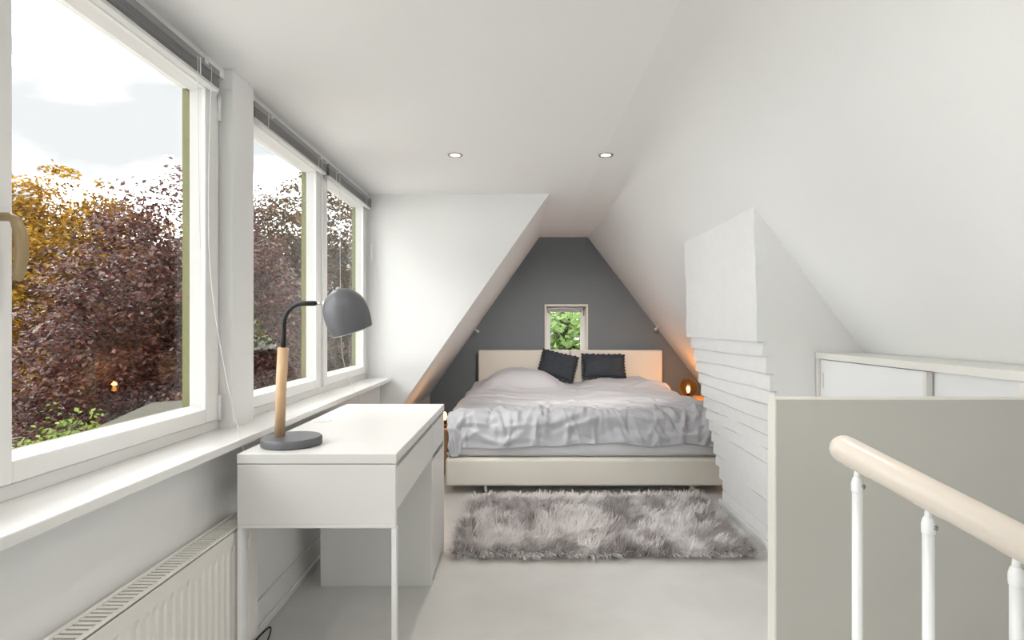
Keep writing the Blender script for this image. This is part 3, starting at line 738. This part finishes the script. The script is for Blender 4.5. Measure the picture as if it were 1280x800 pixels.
def globe(x, y, z, r, label, watt=GLOBE_W):
    g = thing('globe_lamp', (x, y, z), label, 'lamp', 'amber globe lamps beside the bed')
    latheo('base', lamp_black, g, [(0, .0005), (.050, .0005), (.052, .004), (.050, .016), (.034, .024), (0, .024)], 24)
    prof = [(r * math.sin(a), .018 + r + -r * math.cos(a)) for a in np.linspace(.36, math.pi, 18)]
    prof[-1] = (0, prof[-1][1])
    latheo('globe', amber, g, prof, 28)
    tubeo('lamp_holder', lamp_black, g, [(0, 0, .022), (0, 0, .055)], .012, 12)
    latheo('bulb', bulb_mat, g, [(0, .055), (.009, .056), (.016, .078), (.018, .095), (.012, .112), (0, .117)], 14)
    l = bpy.data.lights.new('globe_light', 'POINT'); l.energy = watt; l.color = (1, .56, .22); l.shadow_soft_size = .02
    lo = bpy.data.objects.new('globe_light', l); COL.objects.link(lo); lo.parent = g; lo.location = (0, 0, .14)
nightstand(1.50, 1.86, 5.18, 5.58, .452, 'oak nightstand right of the bed near the chimney')
globe(1.605, 5.34, .452, .088, 'amber glass globe lamp lit on the nightstand near the chimney')
nightstand(-.94, -.545, 4.28, 4.68, .35, 'oak nightstand left of the bed behind the desk')
globe(-.595, 4.42, .35, .048, 'small amber glass globe lamp glowing on the nightstand behind the desk', GLOBE_W * .22)

# small reading spots on the slopes at the head of the bed
for sgn, x, lab in ((1, 1.435, 'small white reading spot on the right roof slope'), (-1, -.47, 'small white reading spot on the left roof slope')):
    z = zr(x) if sgn > 0 else zl(x)
    g = thing('reading_spot', (x, 5.80, z), lab, 'lamp', 'reading spots at the bed head')
    ang = math.atan(TR if sgn > 0 else TL)
    g.rotation_euler = (0, (ang if sgn > 0 else -ang) + math.pi, 0)
    latheo('wall_plate', metal_white, g, [(0, 0), (.022, 0), (.022, .006), (0, .008)], 16)
    tubeo('spot_head', metal_white, g, [(0, 0, .006), (0, 0, .03), (.0, -.02, .05)], [.006, .010, .014], 12)

# ------------------------------------------------------------------ ceiling downlights
def downlight(x, y, label, aim=None, watt=LAMP_W, cone=96):
    g = thing('ceiling_downlight', (x, y, CEIL), label, 'light', 'recessed ceiling downlights')
    latheo('trim_ring', nickel, g, [(.027, -.004), (.040, -.0045), (.041, -.002), (.041, -.0005), (.026, -.0005)], 28)
    latheo('bulb', spot_mat, g, [(0, -.0045), (.020, -.004), (.027, -.0015)], 24)
    l = bpy.data.lights.new('downlight', 'SPOT'); l.energy = watt; l.color = (1, .93, .85); l.spot_size = math.radians(cone); l.spot_blend = 1.0; l.shadow_soft_size = .03
    lo = bpy.data.objects.new('downlight', l); COL.objects.link(lo); lo.parent = g; lo.location = (0, 0, -.012)
    if aim is not None:                                        # gimbal tilted towards the bed
        lo.rotation_euler = (Vector(aim) - Vector((x, y, CEIL))).to_track_quat('-Z', 'Y').to_euler()
downlight(-.353, 3.05, 'recessed ceiling downlight nearer the windows', None, 9.0, 130)
downlight(.468, 3.05, 'recessed ceiling downlight nearer the right roof slope', (.52, 5.3, .62), LAMP_W, 62)
for x, y, lab in ((-.353, 1.0, 'unseen ceiling downlight added to light the room between the desk and the stairs'), (.468, 1.0, 'unseen ceiling downlight added to light the room above the stair railing')):
    downlight(x, y, lab, None, 6.0, 140)  # unseen pair of lamps, added to brighten the room
# ------------------------------------------------------------------ shaggy rug
RX0, RX1, RY0, RY1 = -.328, 1.172, 2.765, 3.66
g = thing('shaggy_rug', ((RX0 + RX1) / 2, (RY0 + RY1) / 2, 0), 'shaggy grey taupe rug in front of the bed', 'rug')
o = g.location
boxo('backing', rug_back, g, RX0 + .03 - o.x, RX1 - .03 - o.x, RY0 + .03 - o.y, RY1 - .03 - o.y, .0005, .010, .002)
def rug_pile(N=42000):
    u = rng.uniform(RX0, RX1, N) - o.x; v = rng.uniform(RY0, RY1, N) - o.y
    def nz(a, b, s, sd): return np.array([noise.noise((x * s, y * s, sd)) for x, y in zip(a, b)])
    lay = nz(u, v, 2.2, 1.1) * 3.0 + nz(u, v, 9, 5.1) * 2.4           # direction of the lay
    clump = nz(u, v, 4.0, 8.8); fine = nz(u, v, 19, 3.3)
    # tufts: strands pulled towards shared tips
    ln = .062 * (1 + .22 * rng.normal(size=N)).clip(.5, 1.5)
    hx, hy = RX1 - RX0, RY1 - RY0
    eu = (np.abs(u) / (hx / 2)) ** 24 * np.sign(u); ev = (np.abs(v) / (hy / 2)) ** 16 * np.sign(v)
    ax, ay = np.cos(lay) * .9 + eu * 2.5, np.sin(lay) * .9 + ev * 2.5
    ang = np.arctan2(ay, ax) + rng.normal(size=N) * .40
    bend = (.50 + .30 * clump + .45 * fine + .15 * rng.normal(size=N) + .5 * np.maximum(np.abs(eu), np.abs(ev))).clip(.08, 1.15)
    dx, dy = np.cos(ang), np.sin(ang)
    w = .0034
    sx, sy = -dy * w, dx * w
    P = []
    hs = [0, .55, 1.0]
    pts = []
    for t in hs:
        rr_ = ln * (t * np.sin(bend * (.6 + .6 * t)))
        hh = .008 + ln * t * np.cos(bend * (.5 + .7 * t)).clip(.15, 1)
        wid = 1 - t * .75
        pts.append(np.stack([u + dx * rr_ - sx * wid, v + dy * rr_ - sy * wid, hh], 1))
        pts.append(np.stack([u + dx * rr_ + sx * wid, v + dy * rr_ + sy * wid, hh], 1))
    co = np.stack(pts, 1).reshape(-1, 3)
    b = np.arange(N)[:, None] * 6
    q = np.concatenate([b + np.array([0, 1, 3, 2]), b + np.array([2, 3, 5, 4])], 1).reshape(-1, 4)
    me = bpy.data.meshes.new('pile'); me.vertices.add(len(co)); me.vertices.foreach_set('co', co.ravel().astype(np.float32))
    me.loops.add(q.size); me.loops.foreach_set('vertex_index', q.ravel().astype(np.int32))
    me.polygons.add(len(q)); me.polygons.foreach_set('loop_start', np.arange(0, q.size, 4, dtype=np.int32))
    me.update(calc_edges=True)
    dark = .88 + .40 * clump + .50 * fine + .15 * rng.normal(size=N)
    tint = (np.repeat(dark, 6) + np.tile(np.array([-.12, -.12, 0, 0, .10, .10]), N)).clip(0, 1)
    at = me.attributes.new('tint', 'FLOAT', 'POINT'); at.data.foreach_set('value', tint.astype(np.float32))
    return me
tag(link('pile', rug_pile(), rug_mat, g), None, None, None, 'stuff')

# ------------------------------------------------------------------ outdoors
GZ = -5.2
tag(boxo('ground_outside', bounce_ground_mat, None, -60, 40, -30, 60, GZ - .3, GZ), 'unseen ground far below the windows, made pale to bounce light up', None, None, 'structure')
def leaves(N_spray, per, centre, rad, size, seed, tint_mid=.5, flat=.45, surf=.5, zmin=None, shape=None):
    r_ = np.random.default_rng(seed)
    d = r_.normal(size=(N_spray, 3)); d /= np.linalg.norm(d, axis=1)[:, None]
    rad_ = np.array(rad); R = r_.uniform(0, 1, N_spray) ** surf
    lump = np.array([1 + .22 * noise.noise((a * 2.1, b * 2.1, c * 2.1 + seed)) for a, b, c in d])
    c = np.array(centre) + d * rad_ * (R * lump)[:, None]
    if shape is not None: c = shape(c)
    if zmin is not None: c = c[c[:, 2] > zmin]
    n = len(c); st_ = r_.normal(size=n) * .16
    N = n * per
    cc = np.repeat(c, per, 0); sp = np.repeat(r_.uniform(.20, .42, n), per)
    a = r_.uniform(0, 2 * np.pi, N); q = np.sqrt(r_.uniform(0, 1, N)) * sp
    pos = cc + np.stack([q * np.cos(a), q * np.sin(a), r_.normal(size=N) * .09 - q * q * .8], 1)
    yaw = a + r_.normal(size=N) * .7
    fwd = np.stack([np.cos(yaw), np.sin(yaw), -.35 + r_.normal(size=N) * .45], 1); fwd /= np.linalg.norm(fwd, axis=1)[:, None]
    up = np.stack([r_.normal(size=N) * .6, r_.normal(size=N) * .6, np.ones(N)], 1)
    side = np.cross(fwd, up); side /= np.linalg.norm(side, axis=1)[:, None]
    nrm = np.cross(side, fwd)
    s = (size * r_.uniform(.7, 1.25, N))[:, None]
    v0 = pos - fwd * s * .5; v1 = pos + side * s * .30 + nrm * s * .10; v2 = pos + fwd * s * .5; v3 = pos - side * s * .30 + nrm * s * .10
    co = np.stack([v0, v1, v2, v3], 1).reshape(-1, 3)
    me = bpy.data.meshes.new('foliage'); me.vertices.add(len(co)); me.vertices.foreach_set('co', co.ravel().astype(np.float32))
    idx = np.arange(N)[:, None] * 4
    tri = np.concatenate([idx + np.array([0, 1, 2]), idx + np.array([0, 2, 3])], 1).reshape(-1, 3)
    me.loops.add(tri.size); me.loops.foreach_set('vertex_index', tri.ravel().astype(np.int32))
    me.polygons.add(len(tri)); me.polygons.foreach_set('loop_start', np.arange(0, tri.size, 3, dtype=np.int32))
    me.update(calc_edges=True)
    tint = (tint_mid + np.repeat(st_, per) + r_.normal(size=N) * .22).clip(0, 1)
    at = me.attributes.new('tint', 'FLOAT', 'POINT'); at.data.foreach_set('value', np.repeat(tint, 4).astype(np.float32))
    return me
def tree(name, centre, rad, sprays, per, size, m, label, seed, trunk_r=.22, group=None, tint=.5, surf=.5, zmin=None, shape=None):
    x, y, z = centre
    g = thing(name, (x, y, GZ), label, 'tree', group)
    me = leaves(sprays, per, (0, 0, z - GZ), rad, size, seed, tint, surf=surf, zmin=None if zmin is None else zmin - GZ, shape=shape)
    tag(link('foliage', me, m, g), None, None, None, 'stuff')
    r_ = random.Random(seed); top = z - GZ + rad[2] * .55
    tubeo('trunk', bark, g, [(0, 0, 0), (.05, .03, top * .35), (-.04, .05, top * .7), (.0, 0, top)], [trunk_r * 1.3, trunk_r, trunk_r * .7, trunk_r * .25], 10)
    for k in range(9):
        a = r_.uniform(0, 6.28); z0 = top * r_.uniform(.35, .9); L_ = r_.uniform(.5, .85)
        e = (math.cos(a) * rad[0] * L_, math.sin(a) * rad[1] * L_, z0 + rad[2] * r_.uniform(.1, .45))
        mid = (e[0] * .5, e[1] * .5, (z0 + e[2]) / 2 + .15)
        tubeo('branch', bark, g, [(0, 0, z0), mid, e], [trunk_r * .45, trunk_r * .25, .02], 7)
    return g
def lean(c):        # crown lower on its far left side
    c = c.copy(); c[:, 2] -= np.clip(-c[:, 0] + .1, 0, 4) * .80 * (c[:, 2] > 5.2); return c
tree('copper_beech', (-6.9, 10.9, .8), (2.9, 2.4, 3.4), 2100, 44, .095, copper_leaf, 'dark purple copper beech tree outside the large window', 11, .28, tint=.5, shape=lean)
tree('bronze_beech', (-6.2, 15.6, 1.35), (2.6, 1.7, 4.0), 1900, 42, .115, brown_leaf, 'bronze brown beech tree outside the paired windows', 23, .26, tint=.5)
tree('golden_tree', (-12.9, 15.8, 1.9), (3.8, 2.2, 3.3), 1900, 40, .13, gold_leaf, 'golden yellow leaved tree behind the copper beech', 37, .25, tint=.5)
tree('green_tree', (-5.6, 20.5, 1.0), (2.1, 1.9, 3.4), 420, 36, .15, green_leaf, 'bright green tree behind the bronze beech', 51, .2, tint=.55)
tree('gable_tree', (.9, 11.0, .6), (2.6, 2.0, 3.2), 400, 36, .15, fresh_leaf, 'fresh green tree outside the small gable window', 63, .2, tint=.55)
tree('lime_shrub', (-5.2, 6.5, -.70), (.55, .50, .80), 90, 34, .07, green_leaf, 'small lime green tree top below the large window', 77, .06, tint=.9)
tree('hedge_tree', (-19.5, 22.0, -.6), (4.2, 2.4, 3.4), 650, 36, .20, brown_leaf, 'broad brown leaved tree farther off behind the golden tree', 85, .25, tint=.35)
tree('hedge_tree', (-10.5, 24.5, -.4), (4.0, 2.4, 3.6), 650, 36, .20, brown_leaf, 'broad brown leaved tree farther off between golden tree and bronze beech', 91, .25, tint=.35)
# annex with flat felt roof below the window
g = thing('annex', (-2.6, 5.4, GZ), 'low brick annex with flat grey felt roof below the windows', 'building')
def apoly(z): return [(-3.43 + 2.6, 4.37 - 5.4, z), (-4.05 + 2.6, 6.17 - 5.4, z), (-3.60 + 2.6, 6.5 - 5.4, z), (-1.5 + 2.6, 6.5 - 5.4, z), (-1.5 + 2.6, 4.37 - 5.4, z)]
prismo('wall', house_brick, g, [(p[0] * .95, p[1] * .95, 0) for p in apoly(0)], (0, 0, 5.30))
prismo('flat_roof', roof_felt, g, apoly(5.30), (0, 0, .20))
